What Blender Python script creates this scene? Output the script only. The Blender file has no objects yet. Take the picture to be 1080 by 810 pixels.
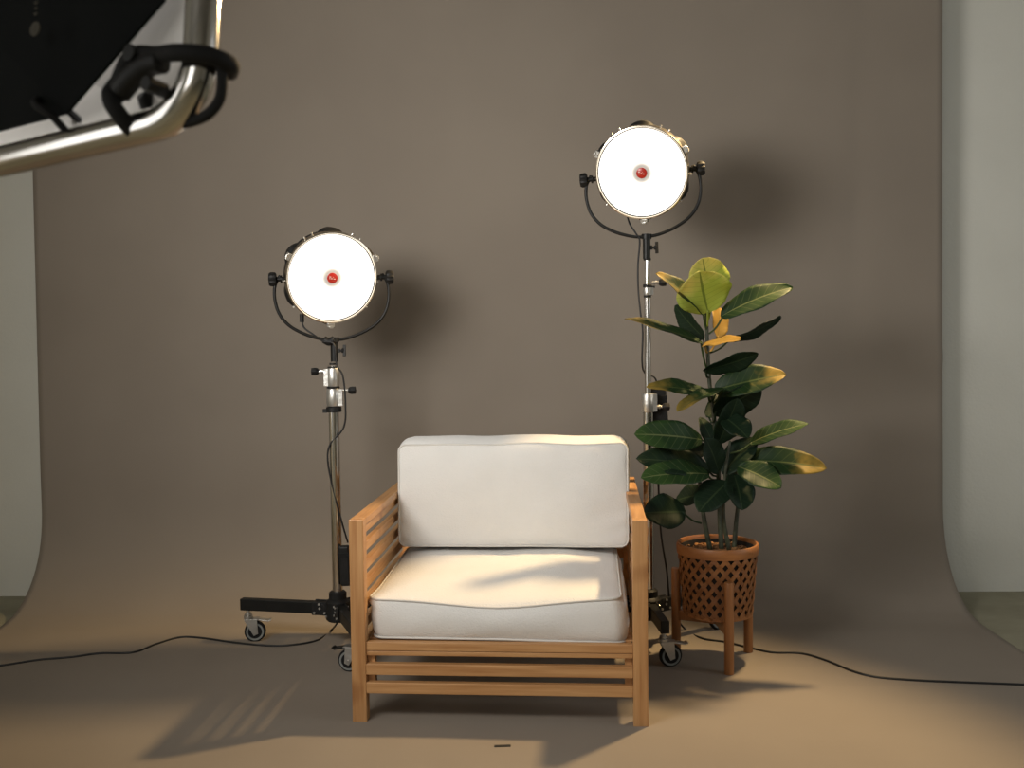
import bpy, bmesh, math, random
from mathutils import Vector, Matrix, noise
S = bpy.context.scene
C = S.collection
PI = math.pi
rnd = random.Random(7)

# ---------------------------------------------------------------- materials
def mat(name, base, rough=0.5, metal=0.0, var=None, scale=8.0, vscale=(1, 1, 1), bump=0.0, bscale=60.0, detail=4.0,
        sheen=0.0, spec=0.5, emit=None, estr=0.0, coat=0.0, mid=(0.35, 0.65)):
    m = bpy.data.materials.new(name); m.use_nodes = True
    nt = m.node_tree; N = nt.nodes; L = nt.links
    p = N['Principled BSDF']
    p.inputs['Base Color'].default_value = (*base, 1)
    p.inputs['Roughness'].default_value = rough
    p.inputs['Metallic'].default_value = metal
    p.inputs['Specular IOR Level'].default_value = spec
    p.inputs['Sheen Weight'].default_value = sheen
    p.inputs['Coat Weight'].default_value = coat
    if emit:
        p.inputs['Emission Color'].default_value = (*emit, 1)
        p.inputs['Emission Strength'].default_value = estr
    tc = N.new('ShaderNodeTexCoord')
    if var:
        mp = N.new('ShaderNodeMapping'); mp.inputs['Scale'].default_value = vscale
        L.new(tc.outputs['Object'], mp.inputs['Vector'])
        nz = N.new('ShaderNodeTexNoise'); nz.inputs['Scale'].default_value = scale; nz.inputs['Detail'].default_value = detail
        L.new(mp.outputs[0], nz.inputs['Vector'])
        cr = N.new('ShaderNodeValToRGB')
        cr.color_ramp.elements[0].position = mid[0]; cr.color_ramp.elements[0].color = (*base, 1)
        cr.color_ramp.elements[1].position = mid[1]; cr.color_ramp.elements[1].color = (*var, 1)
        L.new(nz.outputs['Fac'], cr.inputs['Fac']); L.new(cr.outputs['Color'], p.inputs['Base Color'])
    if bump:
        nb = N.new('ShaderNodeTexNoise'); nb.inputs['Scale'].default_value = bscale; nb.inputs['Detail'].default_value = 3
        L.new(tc.outputs['Object'], nb.inputs['Vector'])
        b = N.new('ShaderNodeBump'); b.inputs['Strength'].default_value = bump; b.inputs['Distance'].default_value = 0.01
        L.new(nb.outputs['Fac'], b.inputs['Height']); L.new(b.outputs['Normal'], p.inputs['Normal'])
    return m

def wood(name, axis, a, b, rough=0.45):
    vs = [16, 16, 16]; vs[axis] = 0.8
    m = mat(name, a, rough, var=b, scale=5.0, vscale=tuple(vs), detail=6, mid=(0.3, 0.72))
    nt = m.node_tree; N = nt.nodes; L = nt.links; p = N['Principled BSDF']
    # sparse darker knots over the grain
    tc = N['Texture Coordinate']; kn = N.new('ShaderNodeTexNoise'); kn.inputs['Scale'].default_value = 6.5; kn.inputs['Detail'].default_value = 1
    L.new(tc.outputs['Object'], kn.inputs['Vector'])
    kr = N.new('ShaderNodeValToRGB'); kr.color_ramp.elements[0].position = 0.66; kr.color_ramp.elements[0].color = (1, 1, 1, 1)
    kr.color_ramp.elements[1].position = 0.78; kr.color_ramp.elements[1].color = (0.55, 0.42, 0.32, 1)
    L.new(kn.outputs['Fac'], kr.inputs['Fac'])
    mx = N.new('ShaderNodeMix'); mx.data_type = 'RGBA'; mx.blend_type = 'MULTIPLY'; mx.inputs[0].default_value = 1
    src = p.inputs['Base Color'].links[0].from_socket
    L.new(src, mx.inputs[6]); L.new(kr.outputs['Color'], mx.inputs[7]); L.new(mx.outputs[2], p.inputs['Base Color'])
    return m

WA, WB = (0.37, 0.175, 0.062), (0.56, 0.315, 0.135)
M = {}
M['wx'] = wood('oiled_wood_x', 0, WA, WB); M['wy'] = wood('oiled_wood_y', 1, WA, WB); M['wz'] = wood('oiled_wood_z', 2, WA, WB)
M['stand_wood'] = wood('pine_stand_wood', 2, (0.27, 0.11, 0.034), (0.35, 0.15, 0.05))
M['wicker'] = mat('woven_bamboo', (0.20, 0.075, 0.022), 0.5, var=(0.30, 0.125, 0.038), scale=25, bump=0.3)
M['wicker_band'] = mat('bamboo_band', (0.27, 0.105, 0.03), 0.45, var=(0.34, 0.14, 0.042), scale=9, vscale=(1, 1, 8), bump=0.2)
M['liner'] = mat('dark_basket_liner', (0.012, 0.010, 0.008), 0.8, var=(0.02, 0.016, 0.012), scale=20)
M['bark'] = mat('bark_chips', (0.14, 0.06, 0.022), 0.9, var=(0.34, 0.17, 0.06), scale=60, bump=0.8)
M['stem'] = mat('plant_stem', (0.022, 0.027, 0.016), 0.6, var=(0.05, 0.058, 0.03), scale=40, bump=0.4)
M['linen'] = mat('off_white_linen', (0.70, 0.69, 0.665), 0.95, var=(0.74, 0.73, 0.705), scale=5, bump=0.25, bscale=220, sheen=0.2, spec=0.2)
M['piping'] = mat('cream_piping', (0.62, 0.60, 0.56), 0.9, var=(0.66, 0.64, 0.60), scale=30, spec=0.2)
M['blk'] = mat('black_metal', (0.006, 0.006, 0.0055), 0.45, var=(0.009, 0.009, 0.008), scale=30, spec=0.3)
M['blkp'] = mat('black_plastic', (0.008, 0.008, 0.0075), 0.55, var=(0.012, 0.0115, 0.011), scale=30, bump=0.1, spec=0.3)
M['rubber'] = mat('black_rubber', (0.008, 0.008, 0.008), 0.75, var=(0.012, 0.012, 0.012), scale=30, spec=0.25)
M['cable'] = mat('cable_sheath', (0.006, 0.006, 0.006), 0.5, var=(0.01, 0.01, 0.01), scale=30)
M['chrome'] = mat('chrome_tube', (0.62, 0.60, 0.57), 0.14, 1.0, var=(0.70, 0.68, 0.65), scale=10)
M['cast'] = mat('cast_alloy', (0.50, 0.49, 0.46), 0.36, 0.85, var=(0.62, 0.61, 0.58), scale=25, bump=0.15)
M['grey_wheel'] = mat('grey_wheel_plastic', (0.17, 0.18, 0.172), 0.45, var=(0.22, 0.23, 0.22), scale=30)
M['rim'] = mat('polished_ring', (0.55, 0.49, 0.40), 0.22, 1.0, var=(0.62, 0.56, 0.47), scale=20)
M['red'] = mat('red_badge', (0.42, 0.018, 0.010), 0.3, var=(0.5, 0.03, 0.015), scale=20)
M['whitemark'] = mat('badge_print', (0.8, 0.62, 0.55), 0.5, var=(0.85, 0.7, 0.62), scale=20)
M['tape'] = mat('black_tape', (0.012, 0.011, 0.010), 0.7, var=(0.02, 0.02, 0.018), scale=40)
M['wall'] = mat('painted_plaster', (0.66, 0.655, 0.59), 0.9, var=(0.69, 0.685, 0.62), scale=2.5, bump=0.15, bscale=90)
M['conc'] = mat('concrete_floor', (0.24, 0.225, 0.155), 0.75, var=(0.33, 0.31, 0.22), scale=4, bump=0.3, bscale=40, detail=8)
M['ceil'] = mat('ceiling_paint', (0.35, 0.34, 0.32), 0.9, var=(0.38, 0.37, 0.35), scale=3)
M['paper'] = mat('taupe_seamless_paper', (0.242, 0.206, 0.168), 0.88, var=(0.266, 0.228, 0.186), scale=1.6, bump=0.12, bscale=9, spec=0.25, detail=3)
M['blkfab'] = mat('black_nylon', (0.004, 0.005, 0.005), 0.9, var=(0.006, 0.007, 0.007), scale=12, spec=0.15)
M['difffab'] = mat('white_diffusion_cloth', (0.55, 0.53, 0.50), 0.9, var=(0.62, 0.60, 0.57), scale=3, bump=0.1)
M['silverfab'] = mat('silver_reflector_cloth', (0.75, 0.74, 0.72), 0.35, 0.6, var=(0.8, 0.79, 0.77), scale=12, bump=0.5, bscale=30)
M['emblem'] = mat('emblem_print', (0.05, 0.042, 0.025), 0.6, var=(0.06, 0.05, 0.03), scale=20)
M['glass_em'] = mat('sky_behind_window', (0.5, 0.5, 0.5), 0.5, emit=(0.75, 0.88, 1.0), estr=1.0)

def lamp_mat():
    # LED diffuser: gives off light, dimmer over the hub in the middle
    m = bpy.data.materials.new('led_diffuser'); m.use_nodes = True
    nt = m.node_tree; N = nt.nodes; L = nt.links; p = N['Principled BSDF']
    p.inputs['Base Color'].default_value = (0.8, 0.78, 0.74, 1); p.inputs['Roughness'].default_value = 0.6
    p.inputs['Emission Color'].default_value = (1.0, 0.965, 0.91, 1); p.inputs['Emission Strength'].default_value = 1.7
    return m
M['led'] = lamp_mat()
def cap_mat():
    m = bpy.data.materials.new('diffuser_hub'); m.use_nodes = True
    nt = m.node_tree; N = nt.nodes; L = nt.links; p = N['Principled BSDF']
    p.inputs['Base Color'].default_value = (0.45, 0.42, 0.38, 1); p.inputs['Roughness'].default_value = 0.6
    tc = N.new('ShaderNodeTexCoord'); ln = N.new('ShaderNodeVectorMath'); ln.operation = 'LENGTH'
    mp = N.new('ShaderNodeMapping'); mp.inputs['Scale'].default_value = (1, 0, 1)
    L.new(tc.outputs['Object'], mp.inputs['Vector']); L.new(mp.outputs[0], ln.inputs[0])
    mr = N.new('ShaderNodeMapRange'); mr.inputs['From Min'].default_value = 0.020; mr.inputs['From Max'].default_value = 0.042
    mr.inputs['To Min'].default_value = 0.16; mr.inputs['To Max'].default_value = 1.3; mr.interpolation_type = 'SMOOTHERSTEP'
    L.new(ln.outputs['Value'], mr.inputs['Value']); L.new(mr.outputs[0], p.inputs['Emission Strength'])
    p.inputs['Emission Color'].default_value = (1.0, 0.94, 0.86, 1)
    return m
M['hub'] = cap_mat()

def leaf_mat(name, dark, mid, vein, patch, t0, t1, pstr):
    m = bpy.data.materials.new(name); m.use_nodes = True
    nt = m.node_tree; N = nt.nodes; L = nt.links; p = N['Principled BSDF']
    uv = N.new('ShaderNodeUVMap'); sp = N.new('ShaderNodeSeparateXYZ'); L.new(uv.outputs[0], sp.inputs[0])
    def math_(op, a, b=None, c=None):
        n = N.new('ShaderNodeMath'); n.operation = op
        for i, v in enumerate((a, b, c)):
            if v is None: continue
            if isinstance(v, (int, float)): n.inputs[i].default_value = v
            else: L.new(v, n.inputs[i])
        return n.outputs[0]
    nz = N.new('ShaderNodeTexNoise'); nz.inputs['Scale'].default_value = 14; nz.inputs['Detail'].default_value = 3
    tc = N.new('ShaderNodeTexCoord'); L.new(tc.outputs['Object'], nz.inputs['Vector'])
    def mix(fac, a, b):
        x = N.new('ShaderNodeMix'); x.data_type = 'RGBA'
        if isinstance(fac, (int, float)): x.inputs[0].default_value = fac
        else: L.new(fac, x.inputs[0])
        for i, v in ((6, a), (7, b)):
            if isinstance(v, tuple): x.inputs[i].default_value = (*v, 1)
            else: L.new(v, x.inputs[i])
        return x.outputs[2]
    base = mix(nz.outputs['Fac'], dark, mid)
    # tip patch with a ragged edge; painted-in lamp light on some leaves
    u = math_('ADD', sp.outputs['X'], math_('MULTIPLY', math_('SUBTRACT', nz.outputs['Fac'], 0.5), 1.1))
    mr = N.new('ShaderNodeMapRange'); mr.inputs['From Min'].default_value = t0; mr.inputs['From Max'].default_value = t1
    L.new(u, mr.inputs['Value'])
    base = mix(math_('MULTIPLY', mr.outputs[0], pstr), base, patch)
    # side veins slanting forward, and the midrib
    av = math_('ABSOLUTE', sp.outputs['Y'])
    ph = math_('FRACT', math_('MULTIPLY', math_('SUBTRACT', sp.outputs['X'], math_('MULTIPLY', av, 0.16)), 9.0))
    side = math_('LESS_THAN', math_('ABSOLUTE', math_('SUBTRACT', ph, 0.5)), 0.055)
    rib = math_('LESS_THAN', av, 0.05)
    base = mix(math_('MULTIPLY', side, 0.28), base, vein)
    base = mix(math_('MULTIPLY', rib, 0.8), base, vein)
    L.new(base, p.inputs['Base Color'])
    p.inputs['Roughness'].default_value = 0.5; p.inputs['Specular IOR Level'].default_value = 0.25
    tr = N.new('ShaderNodeBsdfTranslucent'); L.new(base, tr.inputs['Color'])
    ms = N.new('ShaderNodeMixShader'); ms.inputs[0].default_value = 0.3
    L.new(p.outputs[0], ms.inputs[1]); L.new(tr.outputs[0], ms.inputs[2])
    L.new(ms.outputs[0], N['Material Output'].inputs['Surface'])
    return m
DG, MG = (0.007, 0.017, 0.009), (0.013, 0.032, 0.014)
M['lf0'] = leaf_mat('leaf_dark_green', DG, MG, (0.04, 0.065, 0.028), (0.05, 0.09, 0.02), 0.9, 1.4, 0.5)
M['lf1'] = leaf_mat('leaf_green_with_lit_tip', (0.010, 0.026, 0.010), (0.024, 0.058, 0.014), (0.10, 0.13, 0.04), (0.36, 0.24, 0.045), 0.62, 0.95, 0.9)  # yellow tip paints in warm lamp light falling on the leaf
M['lf2'] = leaf_mat('leaf_lamplit_lime', (0.26, 0.33, 0.045), (0.42, 0.47, 0.08), (0.12, 0.16, 0.02), (0.60, 0.52, 0.15), 0.55, 0.95, 0.9)  # strong lamp light on the top leaves is put into this lime
M['lf3'] = leaf_mat('leaf_ochre', (0.30, 0.18, 0.035), (0.40, 0.26, 0.06), (0.24, 0.16, 0.04), (0.40, 0.24, 0.05), 0.5, 0.9, 0.8)
M['lf4'] = leaf_mat('leaf_mid_green', (0.013, 0.034, 0.012), (0.026, 0.062, 0.018), (0.17, 0.20, 0.08), (0.06, 0.12, 0.025), 0.5, 1.0, 0.6)

# ---------------------------------------------------------------- mesh helpers
def obj(name, bm, m, parent=None, smooth=False, bevel=0.0, auto=None, loc=None, rot=None):
    me = bpy.data.meshes.new(name)
    bmesh.ops.recalc_face_normals(bm, faces=bm.faces)
    bm.to_mesh(me); bm.free()
    if isinstance(m, str): m = M[m]
    me.materials.append(m)
    if smooth:
        for f in me.polygons: f.use_smooth = True
    if auto:
        for f in me.polygons: f.use_smooth = True
        me.set_sharp_from_angle(angle=math.radians(auto))
    o = bpy.data.objects.new(name, me); C.objects.link(o)
    if parent: o.parent = parent
    if loc: o.location = loc
    if rot: o.rotation_euler = rot
    if bevel:
        b = o.modifiers.new('bevel', 'BEVEL'); b.width = bevel; b.segments = 2; b.limit_method = 'ANGLE'
    return o

def thing(name, label, cat, loc=(0, 0, 0), rot=(0, 0, 0), group=None):
    o = bpy.data.objects.new(name, None); C.objects.link(o)
    o.empty_display_size = 0.05
    o.location = loc; o.rotation_euler = rot
    tag(o, label, cat, group)
    return o
def tag(o, label, cat, group=None):
    o['label'] = label; o['category'] = cat
    if group: o['group'] = group
    return o
def struct(o):
    o['kind'] = 'structure'; return o

def box(bm, c, s, rz=0.0, mtx=None):
    v = []
    for dx in (-.5, .5):
        for dy in (-.5, .5):
            for dz in (-.5, .5):
                p = Vector((dx * s[0], dy * s[1], dz * s[2]))
                if rz: p = Matrix.Rotation(rz, 3, 'Z') @ p
                if mtx is not None: p = mtx @ p
                v.append(bm.verts.new(p + Vector(c)))
    for q in ((0, 1, 3, 2), (4, 6, 7, 5), (0, 4, 5, 1), (2, 3, 7, 6), (0, 2, 6, 4), (1, 5, 7, 3)):
        bm.faces.new([v[i] for i in q])
    return bm

def bar(bm, a, b, w, h, up=(0, 0, 1)):
    a, b = Vector(a), Vector(b); d = (b - a); L = d.length; d.normalize()
    u = Vector(up); s = d.cross(u).normalized(); u = s.cross(d)
    m = Matrix((d, s, u)).transposed()
    return box(bm, (a + b) / 2, (L, w, h), mtx=m)

def frame_of(t):
    t = t.normalized(); a = Vector((0, 0, 1)) if abs(t.z) < 0.9 else Vector((0, 1, 0))
    s = t.cross(a).normalized(); return s, s.cross(t).normalized()

def cyl(bm, a, b, r, r2=None, n=20, caps=True):
    a, b = Vector(a), Vector(b); r2 = r if r2 is None else r2
    s, u = frame_of(b - a); A = []; B = []
    for i in range(n):
        q = 2 * PI * i / n; d = s * math.cos(q) + u * math.sin(q)
        A.append(bm.verts.new(a + d * r)); B.append(bm.verts.new(b + d * r2))
    for i in range(n):
        j = (i + 1) % n; bm.faces.new((A[i], A[j], B[j], B[i]))
    if caps: bm.faces.new(A[::-1]); bm.faces.new(B)
    return bm

def spline(pts, k=8):
    P = [Vector(p) for p in pts]; P = [2 * P[0] - P[1]] + P + [2 * P[-1] - P[-2]]; out = []
    for i in range(1, len(P) - 2):
        for j in range(k):
            t = j / k
            out.append(0.5 * ((2 * P[i]) + (P[i + 1] - P[i - 1]) * t + (2 * P[i - 1] - 5 * P[i] + 4 * P[i + 1] - P[i + 2]) * t * t
                              + (-P[i - 1] + 3 * P[i] - 3 * P[i + 1] + P[i + 2]) * t ** 3))
    out.append(P[-2]); return out

def tube(bm, pts, r, n=10, k=8, closed=False, flat=1.0, taper=None):
    path = [Vector(p) for p in pts] if k == 0 else spline(pts, k)
    rings = []; N = len(path); s = None
    for i, p in enumerate(path):
        if closed: t = path[(i + 1) % N] - path[i - 1]
        else: t = path[min(i + 1, N - 1)] - path[max(i - 1, 0)]
        t.normalize()
        if s is None: s, u = frame_of(t)
        else:
            s = (s - t * s.dot(t)).normalized(); u = s.cross(t).normalized()
        rr = r if taper is None else r + (taper - r) * i / (N - 1)
        rings.append([bm.verts.new(p + s * math.cos(2 * PI * a / n) * rr + u * math.sin(2 * PI * a / n) * rr * flat) for a in range(n)])
    for i in range(N if closed else N - 1):
        A, B = rings[i], rings[(i + 1) % N]
        for a in range(n):
            b = (a + 1) % n; bm.faces.new((A[a], A[b], B[b], B[a]))
    if not closed: bm.faces.new(rings[0][::-1]); bm.faces.new(rings[-1])
    return bm

def lathe(bm, prof, n=32, axis='Z', c=(0, 0, 0), rmod=None):
    rings = []; c = Vector(c)
    for r, h in prof:
        ring = []
        for i in range(n):
            q = 2 * PI * i / n; rr = r * (rmod(q, h) if rmod else 1)
            x, y = rr * math.cos(q), rr * math.sin(q)
            p = Vector((x, y, h)) if axis == 'Z' else Vector((x, h, y)) if axis == 'Y' else Vector((h, x, y))
            ring.append(bm.verts.new(p + c))
        rings.append(ring)
    for A, B in zip(rings, rings[1:]):
        for i in range(n):
            j = (i + 1) % n; bm.faces.new((A[i], A[j], B[j], B[i]))
    if prof[0][0] > 1e-5: bm.faces.new(rings[0][::-1])
    if prof[-1][0] > 1e-5: bm.faces.new(rings[-1])
    return bm
NB = bmesh.new

# ---------------------------------------------------------------- room shell
YAW = math.radians(-1.64)                    # the back wall runs slightly towards the camera on the right
def wl(x, y, z=0.0):                         # room-aligned frame, origin at the foot of the back wall
    return Vector((x * math.cos(YAW) - y * math.sin(YAW), 4.138 + x * math.sin(YAW) + y * math.cos(YAW), z))
def roombox(name, x0, x1, y0, y1, z0, z1, m):
    bm = NB(); box(bm, wl((x0 + x1) / 2, (y0 + y1) / 2, (z0 + z1) / 2), (x1 - x0, y1 - y0, z1 - z0), rz=YAW)
    return struct(obj(name, bm, m))
roombox('floor', -3.4, 3.4, -6.6, 0.12, -0.12, 0, 'conc')
roombox('wall_back', -3.4, 3.4, 0, 0.12, 0, 3.3, 'wall')
bm = NB()
for (y0, y1, z0, z1) in ((-3.4, 0.12, 0, 3.3), (-6.6, -5.6, 0, 3.3), (-5.6, -3.4, 0, 0.35), (-5.6, -3.4, 2.5, 3.3)):
    box(bm, wl(-3.46, (y0 + y1) / 2, (z0 + z1) / 2), (0.12, y1 - y0, z1 - z0), rz=YAW)
struct(obj('wall_left', bm, 'wall'))
bm = NB()
for (y0, y1, z0, z1) in ((-5.6, -3.4, 0.35, 0.41), (-5.6, -3.4, 2.44, 2.5), (-5.6, -5.54, 0.41, 2.44), (-3.46, -3.4, 0.41, 2.44), (-4.52, -4.48, 0.41, 2.44)):
    box(bm, wl(-3.46, (y0 + y1) / 2, (z0 + z1) / 2), (0.09, y1 - y0, z1 - z0), rz=YAW)
struct(obj('window_3', bm, 'wall'))
roombox('ceiling', -3.52, 3.52, -6.6, 0.12, 3.3, 3.4, 'ceil')
# right wall with a window opening further forward than the frame shows
bm = NB()
for (y0, y1, z0, z1) in ((-1.6, 0.12, 0, 3.3), (-6.6, -3.6, 0, 3.3), (-3.6, -1.6, 0, 0.9), (-3.6, -1.6, 2.5, 3.3)):
    box(bm, wl(3.46, (y0 + y1) / 2, (z0 + z1) / 2), (0.12, y1 - y0, z1 - z0), rz=YAW)
struct(obj('wall_right', bm, 'wall'))
bm = NB()
for (y0, y1, z0, z1) in ((-3.6, -1.6, 0.9, 0.96), (-3.6, -1.6, 2.44, 2.5), (-3.6, -3.54, 0.96, 2.44), (-1.66, -1.6, 0.96, 2.44), (-2.62, -2.58, 0.96, 2.44)):
    box(bm, wl(3.46, (y0 + y1) / 2, (z0 + z1) / 2), (0.09, y1 - y0, z1 - z0), rz=YAW)
struct(obj('window_1', bm, 'wall'))

# wall behind the photographer, with a window added to the left for highlights on the chrome tube
bm = NB()
for (x0, x1, z0, z1) in ((-3.4, -2.0, 0, 3.3), (-0.6, 3.4, 0, 3.3), (-2.0, -0.6, 0, 0.9), (-2.0, -0.6, 2.6, 3.3)):
    box(bm, wl((x0 + x1) / 2, -6.66, (z0 + z1) / 2), (x1 - x0, 0.12, z1 - z0), rz=YAW)
struct(obj('wall_front', bm, 'wall'))
bm = NB()
for (x0, x1, z0, z1) in ((-2.0, -0.6, 0.9, 0.96), (-2.0, -0.6, 2.54, 2.6), (-2.0, -1.94, 0.96, 2.54), (-0.66, -0.6, 0.96, 2.54), (-1.32, -1.28, 0.96, 2.54)):
    box(bm, wl((x0 + x1) / 2, -6.66, (z0 + z1) / 2), (x1 - x0, 0.09, z1 - z0), rz=YAW)
struct(obj('added_window', bm, 'wall'))

# ---------------------------------------------------------------- seamless paper backdrop
def paper():
    bm = NB(); nx = 150
    prof = []
    YP = -0.13; A, B = 0.385, 0.40
    for i in range(46): prof.append((YP, 3.2 - (3.2 - B) * i / 45))
    for i in range(1, 26):
        q = i / 26 * PI / 2; e = 0.92
        prof.append((YP - A + A * math.cos(q) ** e, B - (B - 0.004) * math.sin(q) ** e))
    yend = YP - A
    for i in range(0, 60): prof.append((yend - 2.15 * i / 59, 0.004))
    rows = []
    for j, (y, z) in enumerate(prof):
        row = []
        for i in range(nx + 1):
            x = -1.868 + 3.535 * i / nx; x *= 1 + 0.006 * (2.0 - z)
            amp = min(1.0, max(0.0, z - 0.02) / 0.5)
            n = noise.noise(Vector((x * 1.3, z * 0.45, 3.1))) * 0.020 + noise.noise(Vector((x * 3.1 + 9, z * 0.9, 1.7))) * 0.005
            # long soft pulls in the hanging paper and one small kink near the right edge
            n += 0.006 * math.exp(-((x - 1.30 - 0.03 * z) / 0.05) ** 2) * amp
            dx, dz = x - 1.575, z - 0.98
            if dx > -0.13: n -= 0.011 * math.exp(-(dz / 0.028) ** 2) * min(1, (dx + 0.13) / 0.1) if dz < 0 else 0.011 * math.exp(-(dz / 0.008) ** 2) * min(1, (dx + 0.13) / 0.1)
            curl = -0.0
            row.append(bm.verts.new(wl(x + curl, y + (n - 0.004) * amp, z + (0.002 if amp == 0 else 0))))
        rows.append(row)
    for a, b in zip(rows, rows[1:]):
        for i in range(nx): bm.faces.new((a[i], a[i + 1], b[i + 1], b[i]))
    o = obj('paper_backdrop', bm, 'paper', smooth=True)
    s = o.modifiers.new('thick', 'SOLIDIFY'); s.thickness = 0.0012
    tag(o, 'wide taupe seamless paper sweep hanging by the back wall and running out over the floor', 'backdrop')
paper()

# ---------------------------------------------------------------- armchair
CH = thing('armchair', 'low oiled wooden armchair frame with slatted sides, holding two off-white cushions', 'chair',
           (-0.0455, 2.748, 0.0055), (0, 0, math.radians(-4.4)))
HW = 0.385; LW = 0.04; D = 0.78; AH = 0.562
for sx in (-1, 1):
    for y, h in ((0, AH), (D, AH)):
        bm = NB(); box(bm, (sx * HW, y, h / 2), (LW, LW, h)); obj('leg', bm, 'wz', CH, bevel=0.002)
    bm = NB(); box(bm, (sx * HW, D / 2, AH - 0.011), (LW - 0.001, D - LW, 0.022)); obj('armrest', bm, 'wy', CH, bevel=0.0025)
    bm = NB(); box(bm, (sx * HW, D / 2, AH - 0.036), (0.020, D - LW, 0.028)); obj('arm_rail', bm, 'wy', CH, bevel=0.002)
    bm = NB()
    for k in range(6):
        z = AH - 0.091 - k * 0.054
        box(bm, (sx * (HW + 0.001), D / 2, z), (0.017, D - LW, 0.0268))
    obj('side_slats', bm, 'wy', CH, bevel=0.0015)
    bm = NB(); box(bm, (sx * (HW - LW / 2 - 0.011), 0.014, 0.146), (0.021, 0.024, 0.13)); obj('corner_batten', bm, 'wz', CH, bevel=0.0015)
for z, h, y, nm in ((0.2105, 0.024, -0.002, 'seat_rail'), (0.191, 0.013, -0.001, 'seat_rail'), (0.148, 0.031, -0.008, 'front_rail'), (0.096, 0.031, -0.008, 'front_rail')):
    bm = NB(); box(bm, (0, y, z), (2 * HW - LW, 0.022, h)); obj(nm, bm, 'wx', CH, bevel=0.002)
bm = NB()
for z in (0.226, 0.30, 0.36, 0.42, 0.48): box(bm, (0, D, z), (2 * HW - LW, 0.02, 0.032))
obj('back_slats', bm, 'wx', CH, bevel=0.002)
bm = NB()
for k in range(9): box(bm, (0, 0.055 + k * 0.082, 0.2145), (2 * HW - LW - 0.002, 0.05, 0.016))
obj('seat_slats', bm, 'wx', CH, bevel=0.0015)

def cushion(name, w, h, t, rad, puff, deform, label, seed, npuff=14, gtop=1.0):
    """box cushion: two puffed faces (w x h) either side of a gusset of depth t; local x width, y height, z = thickness"""
    root = None
    per = []; NP = 34
    def arc(cx, cy, a0):
        return [(cx + rad * math.cos(a0 + PI / 2 * i / 8), cy + rad * math.sin(a0 + PI / 2 * i / 8)) for i in range(9)]
    for cx, cy, a0 in ((w / 2 - rad, h / 2 - rad, 0), (-w / 2 + rad, h / 2 - rad, PI / 2), (-w / 2 + rad, -h / 2 + rad, PI), (w / 2 - rad, -h / 2 + rad, 1.5 * PI)):
        a = arc(cx, cy, a0)
        if per:
            x0, y0 = per[-1]
            for i in range(1, NP): per.append((x0 + (a[0][0] - x0) * i / NP, y0 + (a[0][1] - y0) * i / NP))
        per += a
    x0, y0 = per[-1]
    for i in range(1, NP): per.append((x0 + (per[0][0] - x0) * i / NP, y0 + (per[0][1] - y0) * i / NP))
    def P(x, y, z, out=0.0):
        v = Vector((x, y, z)); return deform(v)
    bm = NB(); rings = []
    def facez(x, y):
        fx = max(0, 1 - abs(2 * x / w) ** 3.2); fy = max(0, 1 - abs(2 * y / h) ** 2.6)
        wr = noise.noise(Vector((x * 5 + seed, y * 5, seed))) * 0.0085 + noise.noise(Vector((x * 16 + seed, y * 11, 2))) * 0.0022
        return puff * (fx * fy) ** 0.55 + wr * (fx * fy) ** 0.3
    S_ = [i / npuff for i in range(npuff, 0, -1)]
    S_ = [1.0, 0.985, 0.96, 0.93, 0.89, 0.84, 0.78, 0.70, 0.61, 0.51, 0.40, 0.29, 0.18, 0.08]
    for s in S_[::-1]: rings.append([P(x * s, y * s, -t / 2 - facez(x * s, y * s)) for x, y in per])
    G = 8
    for g in range(1, G):
        q = g / G; bu0 = 0.010 * math.sin(PI * q) ** 0.8
        ring = []
        for x, y in per:
            nx = math.copysign(abs(2 * x / w) ** 14, x); ny = math.copysign(abs(2 * y / h) ** 10, y); l = math.hypot(nx, ny) + 1e-9; nx /= l; ny /= l
            tp = min(1, max(0, (y / h - 0.38) / 0.10)) * min(1, (w / 2 - abs(x)) / 0.035)
            k = bu0 * (1 + (gtop - 1) * tp) + noise.noise(Vector((x * 9, y * 9, q * 2 + seed))) * 0.003
            ring.append(P(x + nx * k, y + ny * k, -t / 2 + t * q))
        rings.append(ring)
    for s in S_: rings.append([P(x * s, y * s, t / 2 + facez(x * s, y * s)) for x, y in per])
    R = [[bm.verts.new(p) for p in r] for r in rings]; n = len(per)
    for A, B in zip(R, R[1:]):
        for i in range(n):
            j = (i + 1) % n; bm.faces.new((A[i], A[j], B[j], B[i]))
    bm.faces.new(R[0][::-1]); bm.faces.new(R[-1])
    o = obj(name, bm, 'linen', smooth=True)
    tag(o, label, 'cushion')
    for z in (-t / 2, t / 2):
        bm = NB()
        tube(bm, [P(x * 1.006, y * 1.006, z) for x, y in per], 0.0032, n=8, k=0, closed=True)
        obj('piping', bm, 'piping', o, smooth=True)
    return o

def cf(v): return CH_M @ v
CH_M = Matrix.Translation(CH.location) @ Matrix.Rotation(math.radians(-4.4), 4, 'Z')
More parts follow.
